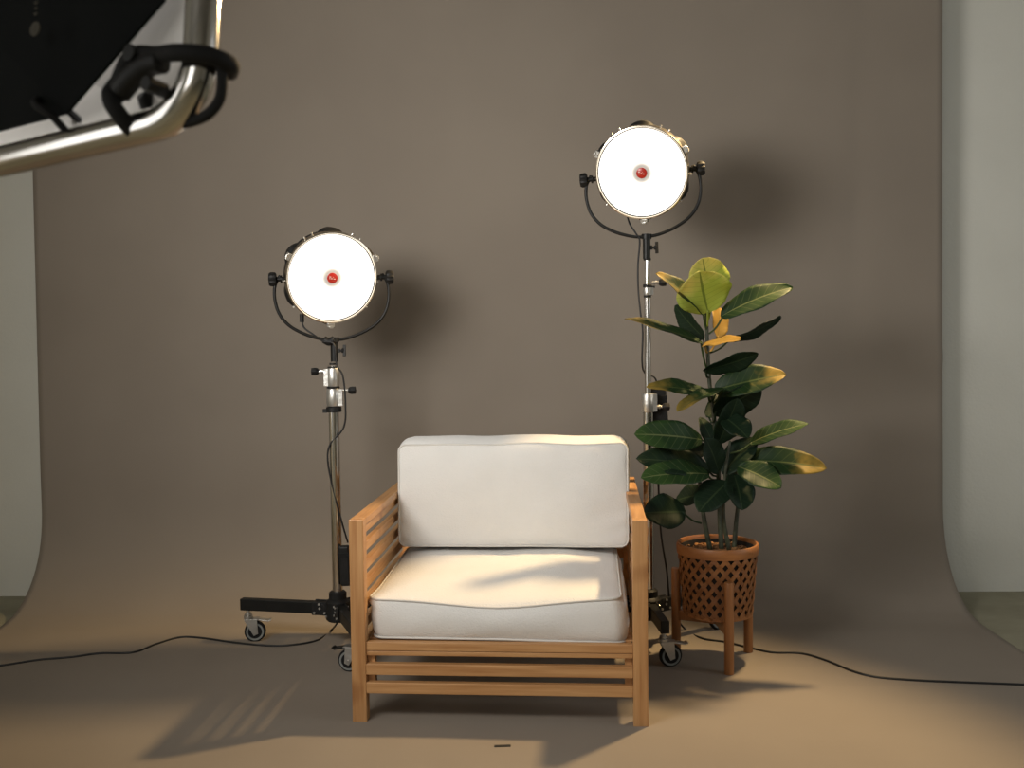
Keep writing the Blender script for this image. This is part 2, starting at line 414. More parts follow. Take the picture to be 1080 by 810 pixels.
# seat cushion: face local (x, y=depth, z=up)
def seat_def(v):
    x, y, z = v
    u = x / 0.35; q = (y + 0.30) / 0.60          # q 0 front, 1 back
    zz = z
    if z > 0:
        zz += 0.018 * q
        zz -= 0.020 * math.exp(-((u - 0.0) / 0.55) ** 2) * math.exp(-(q / 0.25) ** 2) * min(1, z / 0.05)   # front seam dips in the middle
    zz += 0.006 * max(0, u) * (1 if z > 0 else -1.4) * math.exp(-(q / 0.35) ** 2)
    yy = y - 0.012 * math.cos(min(1, abs(u)) * PI / 2) * math.exp(-(q / 0.4) ** 2) * (1 - (z / 0.06) ** 2 * 0.6)
    xx = x
    if z > 0.03: xx += (-0.010 if u < -0.8 else 0.0) * math.exp(-(q / 0.12) ** 2) * abs(u)
    if u > 0.6 and z > 0: xx -= 0.014 * (u - 0.6) / 0.4 * (z / 0.055)
    return Vector((xx, yy, zz))
so = cushion('seat_cushion', 0.70, 0.60, 0.108, 0.035, 0.030, seat_def, 'wide off-white piped box cushion lying flat on the seat of the wooden armchair', 3.7)
so.matrix_world = CH_M @ Matrix.Translation((-0.002, 0.318, 0.281))
def back_def(v):
    x, y, z = v
    yy = y
    yy += (0.0022 * math.sin(x * 11 + 1) + 0.002 * math.sin(x * 23)) * (1 if y > 0.1 else 0.2) + 0.003 * (1 if y > 0 else 0) * (x / 0.35) ** 2
    return Vector((x, yy, z))
bo = cushion('back_cushion', 0.727, 0.322, 0.140, 0.024, 0.016, back_def, 'off-white piped cushion standing upright against the back of the wooden armchair', 8.2, gtop=2.6)
# stand it up: local x -> x, local y -> up, local z -> towards the front
Mx = Matrix(((1, 0, 0, 0), (0, 0, -1, 0), (0, 1, 0, 0), (0, 0, 0, 1)))
bo.matrix_world = CH_M @ Matrix.Translation((0.006, 0.548, 0.546)) @ Matrix.Rotation(math.radians(-3), 4, 'X') @ Mx

# ---------------------------------------------------------------- studio lights
def lamp(name, label, pos, yaw, pitch, tilt):
    """lamp head and yoke; pos = centre of the LED face, local -Y = facing direction"""
    T = thing(name, label, 'studio light', pos, (0, 0, 0), 'round LED studio lights')
    H = Matrix.Rotation(yaw, 4, 'Z') @ Matrix.Rotation(pitch, 4, 'X')
    def part(nm, bm, m, **k):
        o = obj(nm, bm, m, T, **k); return o
    def tr(bm): bmesh.ops.transform(bm, matrix=H, verts=bm.verts); return bm
    # back housing with lobes
    bm = NB()
    lobes = lambda q, h: 1 + (0.085 * max(0, math.cos(6 * (q - PI / 2))) ** 0.8 if 0.02 < h < 0.10 else 0.0)
    lathe(bm, [(0.120, 0.006), (0.150, 0.010), (0.151, 0.026), (0.150, 0.040), (0.148, 0.066), (0.130, 0.084), (0.09, 0.094), (0.03, 0.096), (0.0, 0.096)], 144, 'Y', rmod=lobes)
    part('housing', tr(bm), 'blkp', auto=35)
    bm = NB()
    for k in range(9):
        z = -0.08 + k * 0.02; w = math.sqrt(max(0, 0.10 ** 2 - z * z)) * 1.8
        box(bm, (0, 0.100, z), (w, 0.014, 0.004))
    part('cooling_fins', tr(bm), 'blk')
    # bright ring round the face
    bm = NB()
    lathe(bm, [(0.1465, 0.004), (0.1465, -0.006), (0.149, -0.009), (0.1525, -0.008), (0.154, -0.002), (0.154, 0.012), (0.1465, 0.012)], 96, 'Y')
    part('trim_ring', tr(bm), 'rim', auto=40)
    bm = NB(); lathe(bm, [(0.0, 0.0), (0.1435, 0.0), (0.1435, 0.006), (0.0, 0.006)], 96, 'Y')
    dif = part('diffuser', tr(bm), 'led')
    bm = NB(); lathe(bm, [(0.1436, 0.005), (0.1436, -0.002), (0.1464, -0.003), (0.1464, 0.005)], 96, 'Y'); part('gasket', tr(bm), 'blkp', auto=40)
    # hub in the middle of the face and its red badge
    bm = NB(); lathe(bm, [(0.044, 0.0), (0.044, -0.002), (0.0, -0.0025)], 48, 'Y')
    hub = obj('hub', bm, 'hub', dif); hub.matrix_local = H @ Matrix.Translation((0, -0.003, 0))
    bm = NB(); lathe(bm, [(0.0175, 0.0), (0.0175, -0.003), (0.016, -0.004), (0.0, -0.0042)], 40, 'Y')
    bd = obj('badge', bm, 'red', dif, auto=40); bd.matrix_local = H @ Matrix.Translation((0, -0.005, 0)); bd['label'] = 'small round red badge at the centre of the light'
    bm = NB()
    for (x, z, w, h) in ((-0.0075, 0.004, 0.006, 0.0022), (-0.009, -0.0015, 0.0014, 0.004), (-0.0045, -0.0015, 0.0014, 0.005), (0.000, -0.0015, 0.0014, 0.004), (0.007, -0.003, 0.006, 0.0026), (0.003, 0.003, 0.0012, 0.003)):
        box(bm, (x, -0.0096, z), (w, 0.0006, h))
    mk = obj('badge_marks', bm, 'whitemark', dif); mk.matrix_local = H
    # clips on the ring
    for q in (PI * 0.14, PI * 0.86, PI * 1.5):
        bm = NB(); x, z = 0.160 * math.cos(q), 0.160 * math.sin(q)
        mt = Matrix.Rotation(-q, 3, 'Y')
        box(bm, (x, 0.002, z), (0.014, 0.022, 0.024), mtx=mt); box(bm, (x * 1.04, -0.008, z * 1.04), (0.008, 0.008, 0.014), mtx=mt)
        part('ring_clip', tr(bm), 'cast', bevel=0.002)
    for q in (0.30, 0.36, 0.64, 0.70, 1.03, 1.22, 1.78, 1.97):
        bm = NB(); cyl(bm, (0.1555 * math.cos(q * PI), 0.012, 0.1555 * math.sin(q * PI)), (0.162 * math.cos(q * PI), 0.012, 0.162 * math.sin(q * PI)), 0.0035, n=10)
        part('rim_screw', tr(bm), 'cast')
    # pivots, knobs (turn only with the yaw: the yoke stays upright)
    Y = Matrix.Rotation(yaw * 0.5, 4, 'Z') @ Matrix.Rotation(-tilt, 4, 'Y')
    def try_(bm): bmesh.ops.transform(bm, matrix=Y, verts=bm.verts); return bm
    for sx in (-1, 1):
        bm = NB(); cyl(bm, (sx * 0.150, 0.035, 0), (sx * 0.182, 0.035, 0), 0.008, n=14); cyl(bm, (sx * 0.162, 0.035, 0), (sx * 0.168, 0.035, 0), 0.013, n=16)
        part('pivot', try_(bm), 'blk', auto=40)
        bm = NB(); lathe(bm, [(0.014, 0.0), (0.021, 0.003), (0.0225, 0.008), (0.0225, 0.020), (0.019, 0.026), (0.0, 0.028)], 48, 'X', rmod=lambda q, h: 1 + 0.05 * math.cos(12 * q))
        if sx < 0: bmesh.ops.scale(bm, vec=(-1, 1, 1), verts=bm.verts)
        bmesh.ops.translate(bm, vec=(sx * 0.180, 0.035, 0), verts=bm.verts)
        kn = part('tilt_knob', try_(bm), 'blkp', auto=40)
    # yoke: flat bar bent in a deep U
    bm = NB()
    yp = [(-0.168, 0.012), (-0.186, -0.020), (-0.189, -0.065), (-0.176, -0.115), (-0.145, -0.155), (-0.095, -0.185), (-0.04, -0.203), (0.0, -0.206)]
    yp = yp + [(-x, z) for x, z in yp[-2::-1]]
    tube(bm, [(x, 0.035, z) for x, z in yp], 0.0055, n=10, k=8, flat=1.0)
    part('yoke', try_(bm), 'blk', smooth=True)
    # socket under the yoke, with its locking knob
    s = Matrix.Translation(Y @ Vector((0, 0.035, -0.206)) + Vector((0, 0, 0.206)))
    bm = NB(); cyl(bm, (0, 0, -0.280), (0, 0, -0.205), 0.0125, n=20); cyl(bm, (0, 0, -0.214), (0, 0, -0.198), 0.017, n=20); box(bm, (0.014, 0, -0.243), (0.010, 0.012, 0.014))
    bmesh.ops.transform(bm, matrix=s, verts=bm.verts); part('socket', bm, 'blk', auto=40)
    bm = NB(); cyl(bm, (0.012, 0, -0.243), (0.026, 0, -0.243), 0.004, n=10); cyl(bm, (0.024, 0, -0.243), (0.032, 0, -0.243), 0.006, 0.010, n=12); bar(bm, (0.034, -0.004, -0.262), (0.034, 0.004, -0.224), 0.008, 0.010, up=(1, 0, 0))
    bmesh.ops.transform(bm, matrix=s, verts=bm.verts); part('socket_knob', bm, 'blkp', bevel=0.001)
    return T
LPOS = Vector((-0.594, 3.40, 1.262)); RPOS = Vector((0.435, 3.38, 1.592))
LA = lamp('studio_light', 'round glowing LED light with red centre badge on the shorter stand, left of the armchair', LPOS, math.radians(22), math.radians(13), math.radians(1))
RA = lamp('studio_light', 'round glowing LED light with red centre badge held highest, above the potted plant', RPOS, math.radians(-15), math.radians(18), math.radians(4))
def headtail(T, pts, plug):
    bm = NB(); tube(bm, pts, 0.003, n=8, k=8); obj('power_lead', bm, 'cable', T, smooth=True)
    if plug:
        a, b = Vector(pts[0]), Vector(pts[1]); bm = NB(); cyl(bm, a + Vector((0, 0, 0.012)), a + Vector((0, 0, -0.016)), 0.0075, n=14); obj('lead_plug', bm, 'blkp', T, bevel=0.001)
Z0 = 0
headtail(LA, [(-0.112, 0.045, -0.130), (-0.105, 0.04, -0.163), (-0.07, 0.035, -0.19), (-0.035, 0.02, -0.212), (0.0, 0.012, -0.222), (0.008, 0.012, -0.29), (0.028, 0.012, -0.33), (0.034, 0.015, -0.42), (0.026, 0.02, -0.50),
   (-0.022, 0.02, -0.56), (-0.030, 0.02, -0.62), (-0.012, 0.02, -0.72), (0.012, 0.02, -0.82), (0.030, 0.03, -0.895)], True)
headtail(RA, [(-0.040, 0.07, -0.135), (-0.033, 0.05, -0.165), (-0.012, 0.04, -0.20), (-0.006, 0.018, -0.225), (-0.012, 0.018, -0.30), (-0.012, 0.018, -0.37), (-0.006, 0.015, -0.45), (0.002, 0.015, -0.52), (0.0, 0.02, -0.62), (0.012, 0.045, -0.66), (0.045, 0.062, -0.675), (0.058, 0.065, -0.70)], False)
# the small black cord keeper knob at the left light's yoke
bm = NB(); tube(bm, [(-0.036, 0.03, -0.205), (-0.018, 0.028, -0.214), (0.0, 0.026, -0.205)], 0.013, n=10, k=4); obj('cord_keeper', bm, 'blkp', LA, smooth=True)

# ---------------------------------------------------------------- rolling stands
def caster(P, legend, yaw, brake):
    """castor under the leg end; P is the point on the floor, parts at world scale under the stand"""
    g = Matrix.Translation(P) @ Matrix.Rotation(yaw, 4, 'Z')
    def tr(bm): bmesh.ops.transform(bm, matrix=g, verts=bm.verts); return bm
    bm = NB()
    cyl(bm, (0, 0, 0.088), (0, 0, legend), 0.008, n=14); cyl(bm, (0, 0, 0.084), (0, 0, 0.092), 0.016, n=20); cyl(bm, (0, 0, 0.096), (0, 0, 0.100), 0.013, n=20)
    box(bm, (0.012, 0, 0.081), (0.052, 0.030, 0.004))
    for sy in (-1, 1):
        v = [bm.verts.new(Vector((x, sy * 0.0155 + d, z))) for d in (-0.0012, 0.0012) for x, z in ((-0.014, 0.081), (0.030, 0.081), (0.033, 0.030), (0.018, 0.024), (0.006, 0.046))]
        bm.faces.new(v[:5]); bm.faces.new(v[5:][::-1])
        for i in range(5): bm.faces.new((v[i], v[(i + 1) % 5], v[5 + (i + 1) % 5], v[5 + i]))
    fork = obj('caster', tr(bm), 'cast', None, auto=40)
    bm = NB(); lathe(bm, [(0.026, -0.011), (0.0335, -0.010), (0.0365, -0.005), (0.0365, 0.005), (0.0335, 0.010), (0.026, 0.011)], 40, 'Y', c=(0.022, 0, 0.0365))
    w = obj('wheel', tr(bm), 'rubber', fork, auto=40)
    bm = NB(); lathe(bm, [(0.0, -0.0125), (0.009, -0.0125), (0.011, -0.010), (0.030, -0.0115), (0.030, 0.0115), (0.011, 0.010), (0.009, 0.0125), (0.0, 0.0125)], 32, 'Y', c=(0.022, 0, 0.0365))
    obj('wheel_disc', tr(bm), 'grey_wheel', fork, auto=40)
    bm = NB(); cyl(bm, (0.022, -0.019, 0.0365), (0.022, 0.019, 0.0365), 0.0055, n=12); obj('axle', tr(bm), 'cast', fork)
    if brake:
        bm = NB(); bar(bm, (0.028, 0, 0.080), (0.070, 0, 0.072), 0.030, 0.004); bar(bm, (0.066, 0, 0.071), (0.078, 0, 0.076), 0.026, 0.004)
        obj('brake_lever', tr(bm), 'cast' if brake == 1 else 'blk', fork, bevel=0.001)
    return fork

CY = (2.9, 2)
def stand(label, base, angles, reach, sections, collars, hub_z=0.135):
    T = thing('light_stand', label, 'light stand', base, (0, 0, 0), 'rolling light stands')
    # hub
    bm = NB()
    lathe(bm, [(0.034, hub_z - 0.042), (0.041, hub_z - 0.036), (0.041, hub_z + 0.024), (0.036, hub_z + 0.030), (0.030, hub_z + 0.034), (0.030, hub_z + 0.054), (0.024, hub_z + 0.060)], 24)
    obj('hub', bm, 'blkp', T, auto=35)
    for a, rr, (yw, br) in zip(angles, reach, ((0.15, 1), CY, (1.0, 1))):
        d = Vector((math.cos(a), math.sin(a), 0)); s = Vector((-d.y, d.x, 0))
        bm = NB(); zl = hub_z
        bar(bm, d * 0.045 + Vector((0, 0, zl)), d * (rr + 0.024) + Vector((0, 0, zl - 0.002)), 0.028, 0.040)
        lg = obj('leg', bm, 'blk', T, bevel=0.002)
        bm = NB()
        for k in (-1, 1):
            o = s * (k * 0.017)
            box(bm, d * 0.058 + o + Vector((0, 0, zl)), (0.062, 0.006, 0.046), rz=a)
            cyl(bm, d * 0.058 + o * 0.8 + Vector((0, 0, zl)), d * 0.058 + o * 1.25 + Vector((0, 0, zl)), 0.020, n=20)
        obj('hinge_bracket', bm, 'blkp', lg, bevel=0.002)
        for q, zz in ((0.040, -0.013), (0.058, 0.002), (0.078, -0.014), (0.060, 0.016)):
            for k in (-1, 1):
                bm = NB(); p = d * q + s * (k * 0.020) + Vector((0, 0, zl + zz)); cyl(bm, p, p + s * (k * 0.004), 0.0042, n=10); obj('bolt', bm, 'cast', lg)
        p = d * rr
        c = caster(Vector((p.x, p.y, 0)), hub_z - 0.018, yw, br)
        c.parent = lg
    for k in range(6):
        bm = NB(); q = 0.4 + k * PI / 3; p = Vector((math.cos(q) * 0.0405, math.sin(q) * 0.0405, hub_z + 0.016 - (k % 2) * 0.04)); cyl(bm, p, p * 1.0 + Vector((math.cos(q), math.sin(q), 0)) * 0.004, 0.004, n=10)
        obj('hub_bolt', bm, 'cast', T)
    for nm, z0, z1, r, m in sections:
        bm = NB(); cyl(bm, (0, 0, z0), (0, 0, z1), r, n=32); obj(nm, bm, m, T, auto=30)
    for z0, z1, r, side, kind, kz in collars:
        bm = NB()
        if kind == 'cast':
            lathe(bm, [(r * 0.9, z0), (r, z0 + 0.004), (r, z1 - 0.004), (r * 0.9, z1)], 24)
            box(bm, (side * r * 0.85, -0.004, (z0 + z1) / 2), (r * 1.0, 0.022, (z1 - z0) * 0.92))
            c = obj('collar', bm, 'cast', T, auto=35)
            bm = NB(); z = kz; x0 = side * r * 1.2
            cyl(bm, (x0, 0, z), (x0 + side * 0.026, 0, z), 0.0045, n=12); cyl(bm, (x0 + side * 0.010, 0, z), (x0 + side * 0.015, 0, z), 0.0075, n=12)
            obj('knob_screw', bm, 'cast', c)
            bm = NB(); lathe(bm, [(0.007, 0), (0.012, 0.005), (0.0135, 0.012), (0.0125, 0.024), (0.0, 0.027)], 24, 'X', rmod=lambda q, h: 1 + 0.07 * math.cos(6 * q))
            bmesh.ops.scale(bm, vec=(side, 1, 1), verts=bm.verts); bmesh.ops.translate(bm, vec=(x0 + side * 0.022, 0, z), verts=bm.verts)
            obj('lock_knob', bm, 'blkp', c, auto=40)
        else:
            lathe(bm, [(r * 0.93, z0), (r, z0 + 0.002), (r, z1 - 0.002), (r * 0.93, z1)], 24)
            if side: box(bm, (side * r * 1.1, -0.006, (z0 + z1) / 2 - 0.004), (0.014, 0.014, (z1 - z0) * 0.7))
            obj('collar_ring', bm, 'blkp', T, auto=35)
    return T

def aZ(px, Y=3.4): return px
ST_L = stand('rolling stand with alloy collars and thick chrome column, holding the lower left studio light', (-0.603, 3.435, 0.0055),
      (math.radians(167), math.radians(-69), math.radians(45)), (0.335, 0.275, 0.30),
      [('column', 0.18, 0.815, 0.0175, 'chrome'), ('riser', 0.815, 0.963, 0.0085, 'chrome')],
      [(0.806, 0.824, 0.026, -1, 'ring', 0), (0.826, 0.886, 0.0235, 1, 'cast', 0.879), (0.886, 0.893, 0.022, 0, 'ring', 0), (0.893, 0.955, 0.0215, -1, 'cast', 0.944), (0.955, 0.960, 0.018, 0, 'ring', 0), (0.966, 0.972, 0.012, 0, 'cast2', 0)])
CY = (0.4, 1)
ST_R = stand('rolling stand with a slim bright riser, holding the higher studio light behind the plant', (0.456, 3.415, 0.0055),
      (math.radians(-86), math.radians(34), math.radians(154)), (0.225, 0.30, 0.28),
      [('column', 0.18, 0.80, 0.0175, 'chrome'), ('riser', 0.80, 1.195, 0.0105, 'chrome'), ('upper_riser', 1.195, 1.305, 0.0085, 'chrome')],
      [(0.795, 0.858, 0.0215, 1, 'cast', 0.812), (1.178, 1.186, 0.0125, 0, 'ring', 0), (1.186, 1.212, 0.0135, 1, 'cast', 1.228), (1.212, 1.222, 0.015, 1, 'ring', 0), (1.302, 1.309, 0.0125, 0, 'ring', 0)])

def adapter(name, label, c, s, rot, cable, bend=0.004):
    T = thing(name, label, 'power adapter', c, rot, 'black power adapters')
    bm = NB(); box(bm, (0, 0, 0), s); obj('adapter_case', bm, 'blkp', T, bevel=0.006)
    bm = NB(); box(bm, (0, 0, s[2] * 0.28), (s[0] * 1.05, s[1] * 1.05, 0.014)); obj('strap', bm, 'rubber', T, bevel=0.001)
    return T
adapter('power_adapter', 'slim black power adapter strapped to the lower column of the left stand', (-0.572, 3.415, 0.292), (0.034, 0.030, 0.136), (0, math.radians(-2), 0), None)
adapter('power_adapter', 'black power adapter hung behind the right stand pole among the leaves', (0.497, 3.445, 0.79), (0.058, 0.03, 0.20), (0, math.radians(-4), 0), None)

def cable(name, label, pts, r=0.0035):
    bm = NB(); tube(bm, pts, r, n=8, k=8); o = obj(name, bm, 'cable', smooth=True)
    tag(o, label, 'cable'); return o
cable('power_cable', 'black cable winding over the paper from the left edge to the left stand', [(-1.7889, 3.2448, 0.0100), (-1.6783, 3.2688, 0.0100), (-1.5798, 3.3227, 0.0100), (-1.4811, 3.3484, 0.0100), (-1.4012, 3.3855, 0.0100), (-1.2915, 3.3914, 0.0100), (-1.2436, 3.4837, 0.0100), (-1.1856, 3.5583, 0.0100), (-1.0972, 3.5435, 0.0100), (-0.9640, 3.4833, 0.0100), (-0.8403, 3.4463, 0.0100), (-0.7605, 3.4538, 0.0100), (-0.6887, 3.5048, 0.0100), (-0.6608, 3.6283, 0.0100), (-0.5962, 3.4000, 0.1060)])
cable('power_cable', 'black cable trailing over the paper from the right stand to the right edge', [(0.4905, 3.4300, 0.5881), (0.5007, 3.4400, 0.3917), (0.5195, 3.4400, 0.2610), (0.5382, 3.4600, 0.1243), (0.6050, 3.5869, 0.0100), (0.6446, 3.4726, 0.0100), (0.7168, 3.4265, 0.0100), (0.7825, 3.3612, 0.0100), (0.8482, 3.3081, 0.0100), (0.9381, 3.2947, 0.0100), (0.9945, 3.2248, 0.0100), (1.0484, 3.1129, 0.0100), (1.1025, 3.0588, 0.0100), (1.1926, 3.0301, 0.0100), (1.2984, 3.0096, 0.0100), (1.5100, 2.9774, 0.0100), (1.6120, 2.9576, 0.0100)])
bm = NB(); box(bm, (-0.036, 2.579, 0.0085), (0.042, 0.010, 0.002), rz=0.05)
tag(obj('tape_mark', bm, 'tape', bevel=0.0005), 'tiny black strip of tape on the paper in front of the armchair', 'tape')

# ---------------------------------------------------------------- plant stand, basket, plant
PC = Vector((0.655, 3.25, 0.006))
T = thing('plant_stand', 'low wooden three-legged plant stand beside the armchair, carrying the woven basket', 'plant stand', PC)
RL = 0.139
for a in (-87, 33, 153):
    q = math.radians(a); p = Vector((math.cos(q), math.sin(q), 0)) * RL
    bm = NB(); lathe(bm, [(0.0145, 0), (0.0150, 0.003), (0.0150, 0.283), (0.0135, 0.288), (0.0, 0.289)], 24); lg = obj('leg', bm, 'stand_wood', T, loc=p, auto=40)
    bm = NB(); bar(bm, (0, 0, 0.135), (p.x * 0.93, p.y * 0.93, 0.135), 0.020, 0.032); obj('cross_bar', bm, 'stand_wood', T, bevel=0.002)
T = thing('woven_basket', 'round lattice-woven bamboo basket standing on the wooden plant stand', 'basket', PC + Vector((0, 0, 0.153)))
HB = 0.232
def br(z): return 0.108 + 0.018 * (z / HB) ** 0.9
bm = NB()
lathe(bm, [(0.0, 0.0), (br(0) - 0.006, 0.0), (br(0.05) - 0.006, 0.05), (br(HB) - 0.008, HB - 0.012), (br(HB) - 0.011, HB - 0.012), (br(0.05) - 0.010, 0.05), (br(0) - 0.011, 0.004), (0.0, 0.004)], 48)
obj('liner', bm, 'liner', T, auto=40)
bm = NB(); NS = 22
for dr in (-1, 1):
    for i in range(NS):
        pts = []
        for k in range(25):
            z = 0.004 + (HB - 0.03) * k / 24; q = 2 * PI * i / NS + dr * 1.35 * k / 24
            wv = 0.0016 * math.sin(q * NS / 1.0 + (0 if dr > 0 else PI))
            r = br(z) + wv + (0.0008 * dr); pts.append((Vector((math.cos(q), math.sin(q), 0)) * r + Vector((0, 0, z)), q))
        hw = 0.0062
        A = []
        for j, (p, q) in enumerate(pts):
            t = pts[min(j + 1, 24)][0] - pts[max(j - 1, 0)][0]; t.normalize()
            nrm = Vector((math.cos(q), math.sin(q), 0)); s = nrm.cross(t).normalized()
            A.append([bm.verts.new(p + s * hw + nrm * 0.0008), bm.verts.new(p - s * hw + nrm * 0.0008), bm.verts.new(p - s * hw - nrm * 0.0008), bm.verts.new(p + s * hw - nrm * 0.0008)])
        for a, b in zip(A, A[1:]):
            for k in range(4): bm.faces.new((a[k], a[(k + 1) % 4], b[(k + 1) % 4], b[k]))
        bm.faces.new(A[0]); bm.faces.new(A[-1][::-1])
obj('woven_wall', bm, 'wicker', T)
bm = NB(); R0 = br(HB)
lathe(bm, [(R0 - 0.004, HB - 0.034), (R0 + 0.003, HB - 0.033), (R0 + 0.0045, HB - 0.018), (R0 + 0.0045, HB - 0.004), (R0 + 0.002, HB), (R0 - 0.004, HB), (R0 - 0.007, HB - 0.006), (R0 - 0.007, HB - 0.030), (R0 - 0.004, HB - 0.034)], 56)
obj('rim_band', bm, 'wicker_band', T, auto=40)
bm = NB(); lathe(bm, [(br(0) - 0.002, -0.0), (br(0) + 0.003, 0.002), (br(0) + 0.003, 0.012), (br(0) - 0.002, 0.014)], 48); obj('base_band', bm, 'wicker_band', T, auto=40)

PL = thing('potted_plant', 'tall broad-leaved plant with dark green leaves, some coloured yellow as if lamp-lit, growing from the woven basket', 'plant', PC + Vector((0, 0, 0.352)))
PB = PL.location
bm = NB(); rr = 0.108
lathe(bm, [(0.0, -0.02), (rr, -0.02), (rr, 0.0), (rr * 0.7, 0.006), (rr * 0.35, 0.01), (0.0, 0.012)], 40)
for k in range(150):
    q = rnd.random() * 2 * PI; r = rr * math.sqrt(rnd.random()) * 0.96
    box(bm, (r * math.cos(q), r * math.sin(q), 0.006 + rnd.random() * 0.006), (0.008 + rnd.random() * 0.014, 0.006 + rnd.random() * 0.006, 0.005), mtx=Matrix.Rotation(rnd.random() * 6, 3, 'Z') @ Matrix.Rotation((rnd.random() - .5), 3, 'X'))
o = obj('bark_mulch', bm, 'bark', PL)
STEMS = [([(0.6276, 3.2300, 0.3703), (0.6078, 3.2200, 0.4642), (0.5941, 3.2100, 0.5572), (0.5883, 3.2100, 0.6479)], 0.0085, 0.005), ([(0.6681, 3.2500, 0.3655), (0.6623, 3.2500, 0.4886), (0.6565, 3.2500, 0.6419), (0.6446, 3.2500, 0.7945), (0.6297, 3.2500, 0.9161), (0.6240, 3.2500, 1.0372), (0.6212, 3.2500, 1.1276)], 0.0085, 0.0055), ([(0.7122, 3.2700, 0.3606), (0.7215, 3.2700, 0.4689), (0.7361, 3.2800, 0.5598), (0.7454, 3.2800, 0.6369)], 0.008, 0.005), ([(0.6819, 3.2000, 0.3761), (0.6620, 3.1900, 0.4842), (0.6682, 3.1900, 0.6196), (0.6854, 3.2000, 0.7232)], 0.0075, 0.004)]
for st in STEMS:
    bm = NB(); tube(bm, [Vector(p) - PB for p in st[0]], st[1], n=12, k=8, taper=st[2]); obj('stem', bm, 'stem', PL, smooth=True)
CAM = Vector((0, 0, 1.075))
def leaf(B, Tp, A0, w, vis, up, bend, fold, kind, twist=0.0):
    B, Tp, A0 = Vector(B), Vector(Tp), Vector(A0)
    ax = (Tp - B); L = ax.length; ax.normalize()
    V = (CAM - (B + Tp) / 2).normalized(); V = (V - ax * V.dot(ax)).normalized()
    Sd = ax.cross(V).normalized()                    # lies across the leaf as seen from in front
    if Sd.z < 0: Sd = -Sd
    c = max(-1, min(1, vis)); s_ = math.sqrt(1 - c * c)
    Nn = (V * c + Sd * s_ * up).normalized(); W = ax.cross(Nn).normalized()
    bm = NB(); uvl = bm.loops.layers.uv.new('UVMap')
    nt, ns = 32, 5; grid = []
    sd = rnd.random() * 10
    for i in range(nt + 1):
        t = i / nt
        prof = (math.sin(PI * min(1, t ** 0.78)) ** 0.62) * (0.72 + 0.42 * t) if 0 < t < 1 else 0.02
        prof *= 1 + 0.02 * math.sin(9 * t + sd)
        mid = B + ax * (L * t) + Nn * (bend * L * 4 * t * (1 - t))
        # tilt of the blade along its length
        tw = twist * (t - 0.3); Wt = (W * math.cos(tw) + Nn * math.sin(tw)); Nt = (Nn * math.cos(tw) - W * math.sin(tw))
        row = []
        for j in range(-ns, ns + 1):
            s = j / ns; x = s * w / 2 * prof
            z = abs(s) ** 1.1 * fold * w / 2 * prof + 0.03 * w * math.sin(t * 13 + sd + (3 if s > 0 else 0)) * abs(s) ** 2 + 0.006 * w * math.cos(9 * 2 * PI * (t - 0.16 * abs(s) * 1.0)) * abs(s)
            row.append((bm.verts.new(mid + Wt * x + Nt * z - PB), (t, s)))
        grid.append(row)
    for a, b in zip(grid, grid[1:]):
        for j in range(2 * ns):
            vs = (a[j], a[j + 1], b[j + 1], b[j])
            f = bm.faces.new([q[0] for q in vs])
            for lp, q in zip(f.loops, vs): lp[uvl].uv = q[1]
    # petiole
    P0 = B + ax * 0.01; midp = (A0 + P0) / 2 + Vector((0, 0, -0.008))
    path = spline([A0, midp, P0], 5); prev = None
    for i, p in enumerate(path):
        tt = (path[min(i + 1, len(path) - 1)] - path[max(i - 1, 0)]);
        s, u = frame_of(tt) if tt.length > 1e-6 else (Vector((1, 0, 0)), Vector((0, 0, 1)))
        ring = [bm.verts.new(p + (s * math.cos(2 * PI * a / 6) + u * math.sin(2 * PI * a / 6)) * 0.0026 - PB) for a in range(6)]
        if prev:
            for a in range(6):
                f = bm.faces.new((prev[a], prev[(a + 1) % 6], ring[(a + 1) % 6], ring[a]))
                for lp in f.loops: lp[uvl].uv = (0.1, 0.3)
        prev = ring
    me = bpy.data.meshes.new('leaf'); bm.to_mesh(me); bm.free(); me.materials.append(M['lf%d' % kind])
    for f in me.polygons: f.use_smooth = True
    o = bpy.data.objects.new('leaf', me); C.objects.link(o); o.parent = PL
    sm = o.modifiers.new('thick', 'SOLIDIFY'); sm.thickness = 0.0007
    return o
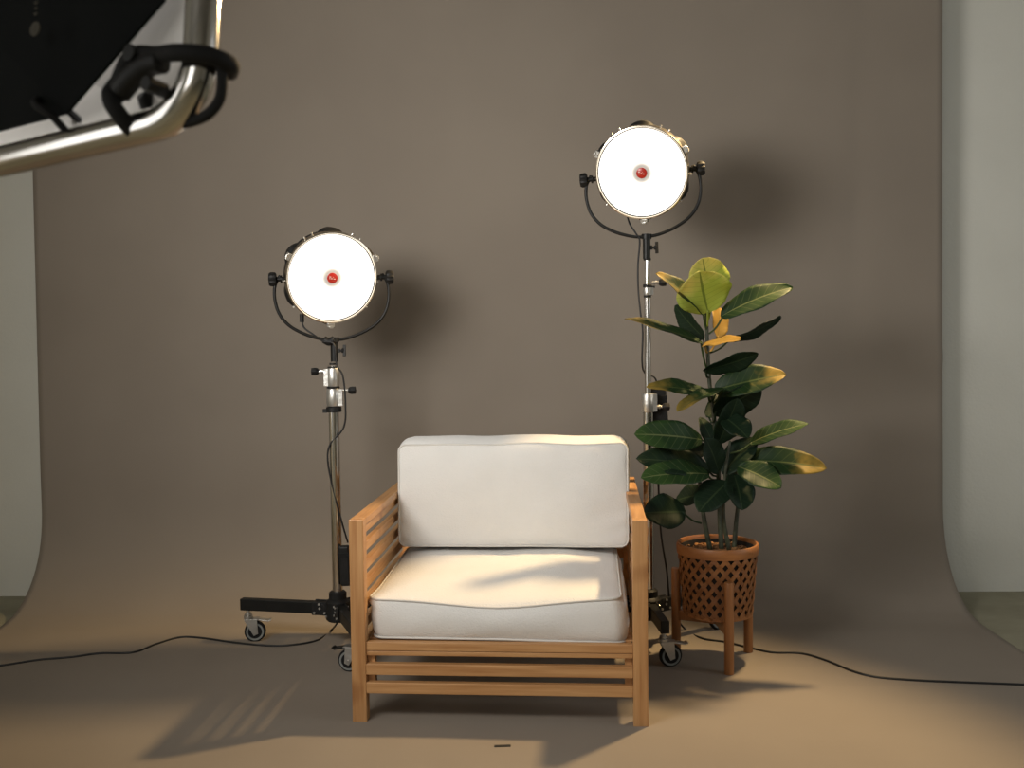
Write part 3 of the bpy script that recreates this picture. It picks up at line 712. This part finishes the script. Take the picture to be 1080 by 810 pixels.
LEAVES = [
 ((0.6214, 3.2200, 1.1271), (0.5819, 3.1500, 1.2544), (0.6241, 3.2500, 1.0824), 0.19, 0.97, 1, -0.06, 0.16, 2, 0.3),
 ((0.6463, 3.2700, 1.1701), (0.6096, 3.2500, 1.3019), (0.6271, 3.2500, 1.1035), 0.165, 0.92, 1, -0.05, 0.12, 2, -0.2),
 ((0.6162, 3.2400, 1.1185), (0.4505, 3.1700, 1.2513), (0.6240, 3.2500, 1.0673), 0.085, 0.5, 1, 0.05, 0.25, 1, 0),
 ((0.6623, 3.2300, 1.1148), (0.8790, 3.1900, 1.2031), (0.6301, 3.2500, 1.0612), 0.105, 0.78, 1, 0.06, 0.18, 4, 0.2),
 ((0.6947, 3.2700, 1.0422), (0.8833, 3.3400, 1.1137), (0.6329, 3.2500, 1.0008), 0.085, 0.36, -1, 0.04, 0.2, 0, 0.3),
 ((0.6062, 3.2200, 1.0317), (0.3460, 3.1100, 1.1111), (0.6237, 3.2500, 0.9404), 0.08, 0.42, 1, 0.02, 0.2, 1, -0.3),
 ((0.6032, 3.2200, 1.0257), (0.6915, 3.0800, 1.0436), (0.6239, 3.2500, 1.0009), 0.075, 0.34, 1, 0.02, 0.1, 3, 0),
 ((0.6206, 3.2800, 1.0461), (0.5378, 3.3500, 1.1553), (0.6239, 3.2500, 1.0130), 0.085, 0.72, -1, 0.03, 0.2, 0, 0),
 ((0.6633, 3.2800, 1.0455), (0.6776, 3.3500, 1.1536), (0.6269, 3.2500, 0.9948), 0.08, 0.72, -1, 0.05, 0.2, 3, 0),
 ((0.6011, 3.2100, 0.9452), (0.7702, 3.1800, 0.9976), (0.6237, 3.2500, 0.9222), 0.085, 0.62, -1, 0.02, 0.2, 0, 0.5),
 ((0.6388, 3.2200, 0.8813), (0.8480, 3.1500, 0.9328), (0.6326, 3.2500, 0.8433), 0.118, 0.86, 1, 0.04, 0.2, 1, 0.3),
 ((0.6298, 3.2200, 0.8664), (0.4139, 3.1300, 0.9010), (0.6326, 3.2500, 0.8433), 0.08, 0.58, 1, 0.05, 0.2, 1, 0),
 ((0.6614, 3.1700, 0.8899), (0.5005, 3.0900, 0.8270), (0.6417, 3.2500, 0.8401), 0.08, 0.48, 1, 0.05, 0.25, 1, 0),
 ((0.6377, 3.2300, 0.8083), (0.7815, 3.1900, 0.8932), (0.6415, 3.2500, 0.7763), 0.12, 0.85, -1, 0.02, 0.2, 0, 0),
 ((0.6261, 3.2800, 0.7922), (0.7801, 3.3500, 0.8721), (0.6415, 3.2500, 0.7763), 0.11, 0.8, 1, 0.04, 0.2, 0, 0),
 ((0.5987, 3.2000, 0.7273), (0.3752, 3.1300, 0.7551), (0.6475, 3.2500, 0.7275), 0.112, 0.92, 1, 0.05, 0.15, 4, 0),
 ((0.6444, 3.2500, 0.6909), (0.5262, 3.3100, 0.6574), (0.6535, 3.2500, 0.6725), 0.08, 0.7, 1, 0.03, 0.2, 0, 0),
 ((0.6273, 3.2100, 0.6293), (0.3830, 3.1500, 0.6761), (0.6564, 3.2500, 0.6052), 0.11, 0.85, 1, 0.06, 0.2, 0, 0.2),
 ((0.6155, 3.1800, 0.6216), (0.3923, 3.1100, 0.6225), (0.6564, 3.2500, 0.5929), 0.108, 0.8, 1, 0.05, 0.2, 4, 0),
 ((0.5492, 3.2300, 0.4936), (0.4107, 3.1900, 0.4994), (0.5987, 3.2200, 0.4582), 0.13, 0.92, 1, 0.02, 0.15, 0, 0),
 ((0.7475, 3.2100, 0.7123), (0.9188, 3.1500, 0.7789), (0.6853, 3.2000, 0.6842), 0.085, 0.68, 1, 0.05, 0.2, 4, 0.2),
 ((0.7076, 3.2200, 0.6573), (0.9690, 3.1300, 0.6420), (0.6831, 3.1900, 0.6314), 0.112, 0.88, 1, 0.06, 0.2, 1, 0.2),
 ((0.7026, 3.1700, 0.6458), (0.8179, 3.0900, 0.5910), (0.7338, 3.2700, 0.5613), 0.105, 0.86, 1, 0.06, 0.2, 4, 0),
 ((0.6950, 3.1900, 0.6192), (0.7037, 3.1100, 0.5189), (0.7339, 3.2700, 0.5767), 0.11, 0.86, 1, 0.04, 0.2, 0, 0),
 ((0.6750, 3.1800, 0.5969), (0.5696, 3.1100, 0.5147), (0.6532, 3.1900, 0.5837), 0.12, 0.88, 1, 0.04, 0.2, 0, 0),
 ((0.6485, 3.2100, 0.7136), (0.7027, 3.1700, 0.8598), (0.6535, 3.2500, 0.6847), 0.11, 0.8, -1, 0.03, 0.2, 0, 0),
 ((0.6613, 3.2000, 0.6182), (0.7763, 3.2300, 0.7280), (0.6652, 3.1900, 0.6046), 0.11, 0.8, 1, 0.04, 0.2, 0, 0),
 ((0.6605, 3.2700, 0.6638), (0.6139, 3.3300, 0.7881), (0.6534, 3.2500, 0.6419), 0.085, 0.7, 1, 0.04, 0.2, 0, 0),
 ((0.6452, 3.1800, 0.6272), (0.5944, 3.1300, 0.7406), (0.6564, 3.2500, 0.5960), 0.095, 0.8, 1, 0.04, 0.2, 0, 0),
 ((0.6901, 3.2800, 0.6067), (0.8584, 3.3500, 0.6641), (0.6735, 3.2300, 0.5896), 0.11, 0.75, 1, 0.04, 0.2, 0, 0),
 ((0.6470, 3.2800, 0.5454), (0.5320, 3.3300, 0.5137), (0.6562, 3.2500, 0.5194), 0.095, 0.75, 1, 0.04, 0.2, 0, 0),
 ((0.6655, 3.1900, 0.7993), (0.7213, 3.1100, 0.7412), (0.6476, 3.2500, 0.7701), 0.1, 0.8, 1, 0.05, 0.2, 0, 0)]
for lf in LEAVES: leaf(*lf)

# ---------------------------------------------------------------- large diffuser frame, upper left foreground
FC = Vector((-0.3000, 1.0000, 1.2888))                                  # outer lower right corner of the frame
yw, pt, rl = math.radians(30), math.radians(7), math.radians(3)
fx = Vector((-math.cos(yw), math.sin(yw), 0)); fn = Vector((math.sin(yw), math.cos(yw), 0)); fz = Vector((0, 0, 1))
fz, fn = fz * math.cos(pt) + fn * math.sin(pt), fn * math.cos(pt) - fz * math.sin(pt)       # top leaning forward
fx, fz = fx * math.cos(rl) - fz * math.sin(rl), fz * math.cos(rl) + fx * math.sin(rl)
SB = thing('softbox', 'large black-backed softbox with bright metal tube frame, in the upper left foreground', 'softbox', FC)
def sb(a, z, d=0.0): return fx * a + fz * z + fn * d      # local to the thing
FW, FH, TR, CR = 1.55, 1.15, 0.0172, 0.062
pts = []
for cx, cz, a0 in ((CR, CR, PI), (FW - CR, CR, 1.5 * PI), (FW - CR, FH - CR, 0), (CR, FH - CR, PI / 2)):
    for i in range(13):
        q = a0 + PI / 2 * i / 12; pts.append((cx + CR * math.cos(q), cz + CR * math.sin(q)))
dense = []
for i in range(len(pts)):
    a, b = Vector(pts[i]), Vector(pts[(i + 1) % len(pts)]); n = max(1, int((b - a).length / 0.05))
    for k in range(n): dense.append(a + (b - a) * k / n)
bm = NB(); tube(bm, [sb(p.x, p.y) for p in dense], TR, n=24, k=0, closed=True); obj('tube_frame', bm, 'chrome', SB, smooth=True)
def panel(name, outline, d, th, m, bulge=0.0):
    bm = NB(); cx = sum(p[0] for p in outline) / len(outline); cz = sum(p[1] for p in outline) / len(outline)
    fr = [bm.verts.new(sb(x, z, d)) for x, z in outline]; bk = [bm.verts.new(sb(x, z, d + th)) for x, z in outline]
    a = bm.verts.new(sb(cx, cz, d + bulge)); b = bm.verts.new(sb(cx, cz, d + th + bulge)); n = len(outline)
    for i in range(n):
        j = (i + 1) % n
        bm.faces.new((fr[i], fr[j], a)); bm.faces.new((bk[j], bk[i], b)); bm.faces.new((fr[j], fr[i], bk[i], bk[j]))
    return obj(name, bm, m, SB)
e = 0.030
# black back cover: corners cut off, so the pale lining shows in the frame's corner
c1, c2 = 0.100, 0.185
cov = panel('back_cover', [(c2, e), (FW - c2, e), (FW - e, c1), (FW - e, FH - c1), (FW - c2, FH - e), (c2, FH - e), (e + 0.012, FH - c1), (e + 0.012, c1 + 0.02)], -0.012, 0.004, 'blkfab', bulge=-0.10)
g = 0.020                                            # pale lining: a ring between the frame and the light opening
bm = NB(); a_ = [(g + .04, g), (FW - g - .04, g), (FW - g, g + .04), (FW - g, FH - g - .04), (FW - g - .04, FH - g), (g + .04, FH - g), (g, FH - g - .04), (g, g + .04)]
b_ = [(0.42, 0.17), (1.38, 0.17), (1.43, 0.22), (1.43, 0.88), (1.38, 0.93), (0.42, 0.93), (0.37, 0.88), (0.37, 0.22)]
LR = [[bm.verts.new(sb(x, z, d)) for x, z in q] for q, d in ((a_, 0.012), (b_, 0.085), (b_, 0.088), (a_, 0.015))]
for A, B in zip(LR, LR[1:] + LR[:1]):
    for k in range(8): bm.faces.new((A[k], A[(k + 1) % 8], B[(k + 1) % 8], B[k]))
obj('lining', bm, 'difffab', SB)
# bungee ties, strap and clamp at the corner
def tie(a0, z0, a1, z1, r=0.006):
    bm = NB(); tube(bm, [sb(a0, z0, -0.018), sb((a0 + a1) / 2, (z0 + z1) / 2, -0.030), sb(a1, z1, -0.020), sb(a1 - 0.002, z1 - 0.012, 0.0), sb(a1, z1, 0.020), sb(a0, z0, 0.018)], r, n=10, k=6)
    o = obj('bungee_tie', bm, 'rubber', SB, smooth=True)
    return o
tie(0.2243, 0.0503, 0.1945, 0.0253, 0.004)
tie(0.0991, 0.0429, 0.0860, 0.0050, 0.0085)
bm = NB(); tube(bm, [sb(0.0954, 0.0254, -0.022), sb(0.0823, 0.0447, -0.026), sb(0.0651, 0.0630, -0.026), sb(0.0352, 0.0590, -0.022), sb(0.0021, 0.0524, -0.028), sb(-0.0261, 0.0487, -0.016), sb(-0.0337, 0.0453, 0.005), sb(-0.0173, 0.0467, 0.022)], 0.0085, n=12, k=6); obj('corner_strap', bm, 'rubber', SB, smooth=True)
bm = NB(); tube(bm, [sb(-0.0274, 0.0466, 0), sb(-0.0255, 0.0292, 0.004), sb(-0.0199, 0.0124, 0.006), sb(-0.0025, 0.0005, 0.006), sb(0.0285, -0.0027, 0.004), sb(0.0802, 0.0011, 0)], 0.0055, n=10, k=6); obj('elastic_cord', bm, 'rubber', SB, smooth=True)
bm = NB(); tube(bm, [sb(0.0873, 0.0318, -0.022), sb(0.0683, 0.0421, -0.024), sb(0.0469, 0.0517, -0.022), sb(0.0309, 0.0524, -0.02)], 0.012, n=12, k=6); obj('corner_clamp', bm, 'blkp', SB, smooth=True)
bm = NB(); cyl(bm, sb(0.0351, 0.0262, -0.036), sb(0.0351, 0.0262, -0.012), 0.0075, n=20); obj('clamp_knob', bm, 'blk', SB, bevel=0.001)
bm = NB(); cyl(bm, sb(0.0610, 0.0622, -0.036), sb(0.0610, 0.0622, -0.012), 0.0085, n=20); obj('clamp_knob', bm, 'blk', SB, bevel=0.001)
# emblem and faint lettering down the black cover
bm = NB()
lathe(bm, [(0.0055, -0.0005), (0.0075, -0.0005), (0.0075, 0.0005), (0.0055, 0.0005), (0.0055, -0.0005)], 24, 'Y')
for k in range(6): box(bm, (0.000, 0, 0.016 + k * 0.006), (0.005 - 0.002 * (k % 2), 0.001, 0.0018))
em = obj('emblem', bm, 'emblem', SB)
em.matrix_local = Matrix.Translation(Vector((-0.4884, 1.0713, 1.3937)) - FC) @ Matrix((-fx, fn, fz)).transposed().to_4x4()
# point light added inside the box to brighten its lining
pd = bpy.data.lights.new('lining_fill_light', 'POINT'); pd.energy = 5.0; pd.shadow_soft_size = 0.04; pd.color = (1.0, 0.96, 0.9)
po = bpy.data.objects.new('lining_fill_light', pd); C.objects.link(po); po.parent = SB; po.location = sb(0.45, 0.36, -0.025)
# the light shining out of the front
kd = bpy.data.lights.new('softbox_light', 'AREA'); kd.shape = 'RECTANGLE'; kd.size = 0.75; kd.size_y = 0.6; kd.energy = 20.5; kd.color = (1.0, 0.965, 0.915)
ko = bpy.data.objects.new('softbox_light', kd); C.objects.link(ko); ko.parent = SB
ctr = sb(0.92, 0.40, 0.03)
ko.location = ctr
kd.spread = math.radians(118)
aim = (Vector((0.25, 3.7, 1.25)) - (FC + ctr)).normalized()
ko.rotation_euler = aim.to_track_quat('-Z', 'Y').to_euler()

# ---------------------------------------------------------------- warm hair light hung above the frame on the right
hd = bpy.data.lights.new('hair_light', 'SPOT'); hd.energy = 270; hd.color = (1.0, 0.695, 0.345); hd.shadow_soft_size = 0.065; hd.spot_size = math.radians(88); hd.spot_blend = 0.5
ho = bpy.data.objects.new('hair_light', hd); C.objects.link(ho); ho.location = (1.15, 3.5, 2.33)
ho.rotation_euler = Vector((-1.02, -0.93, -1.3)).to_track_quat('-Z', 'Y').to_euler()

# ---------------------------------------------------------------- daylight and camera
wd = bpy.data.lights.new('window_daylight', 'AREA'); wd.shape = 'RECTANGLE'; wd.size = 1.9; wd.size_y = 1.5; wd.energy = 26; wd.color = (0.96, 0.985, 1.0)
wo = bpy.data.objects.new('window_daylight', wd); C.objects.link(wo)
wo.location = wl(3.60, -2.6, 1.7); wo.rotation_euler = (Vector((-1, 0.25, -0.12))).to_track_quat('-Z', 'Y').to_euler()
vd = bpy.data.lights.new('added_front_fill', 'AREA'); vd.shape = 'RECTANGLE'; vd.size = 1.4; vd.size_y = 1.7; vd.energy = 22; vd.color = (1.0, 0.98, 0.94)  # added light: highlight on the chrome tube and neutral fill
vo = bpy.data.objects.new('added_front_fill', vd); C.objects.link(vo)
vo.location = wl(-1.3, -6.75, 1.75); vo.rotation_euler = Vector((0, 1, -0.1)).to_track_quat('-Z', 'Y').to_euler()
ud = bpy.data.lights.new('left_window_daylight', 'AREA'); ud.shape = 'RECTANGLE'; ud.size = 2.1; ud.size_y = 2.0; ud.energy = 22; ud.color = (1.0, 0.98, 0.94)
uo = bpy.data.objects.new('left_window_daylight', ud); C.objects.link(uo)
uo.location = wl(-3.56, -4.5, 1.42); uo.rotation_euler = Vector((1, 0.0, -0.1)).to_track_quat('-Z', 'Y').to_euler()
W = bpy.data.worlds.new('World'); S.world = W; W.use_nodes = True
bg = W.node_tree.nodes['Background']; bg.inputs[0].default_value = (0.96, 0.98, 1.0, 1); bg.inputs[1].default_value = 0.25

cam = bpy.data.cameras.new('camera'); co = bpy.data.objects.new('camera', cam); C.objects.link(co)
cam.sensor_width = 36; cam.lens = 1075 / 1080 * 36; cam.clip_start = 0.02
p, r = math.radians(2.93), math.radians(0.7)
R0 = Vector((1, 0, 0)); F = Vector((0, math.cos(p), -math.sin(p))); U0 = Vector((0, math.sin(p), math.cos(p)))
R = R0 * math.cos(r) - U0 * math.sin(r); U = R0 * math.sin(r) + U0 * math.cos(r)
mw = Matrix((R, U, -F)).transposed().to_4x4(); mw.translation = (0, 0, 1.075); co.matrix_world = mw
cam.dof.use_dof = True; cam.dof.focus_distance = 3.1; cam.dof.aperture_fstop = 6.3
S.camera = co
S.view_settings.view_transform = 'Standard'; S.view_settings.look = 'None'; S.view_settings.exposure = 0.0; S.view_settings.gamma = 1.0
S.view_settings.use_curve_mapping = False
S.render.film_transparent = False
S.cycles.max_bounces = 8
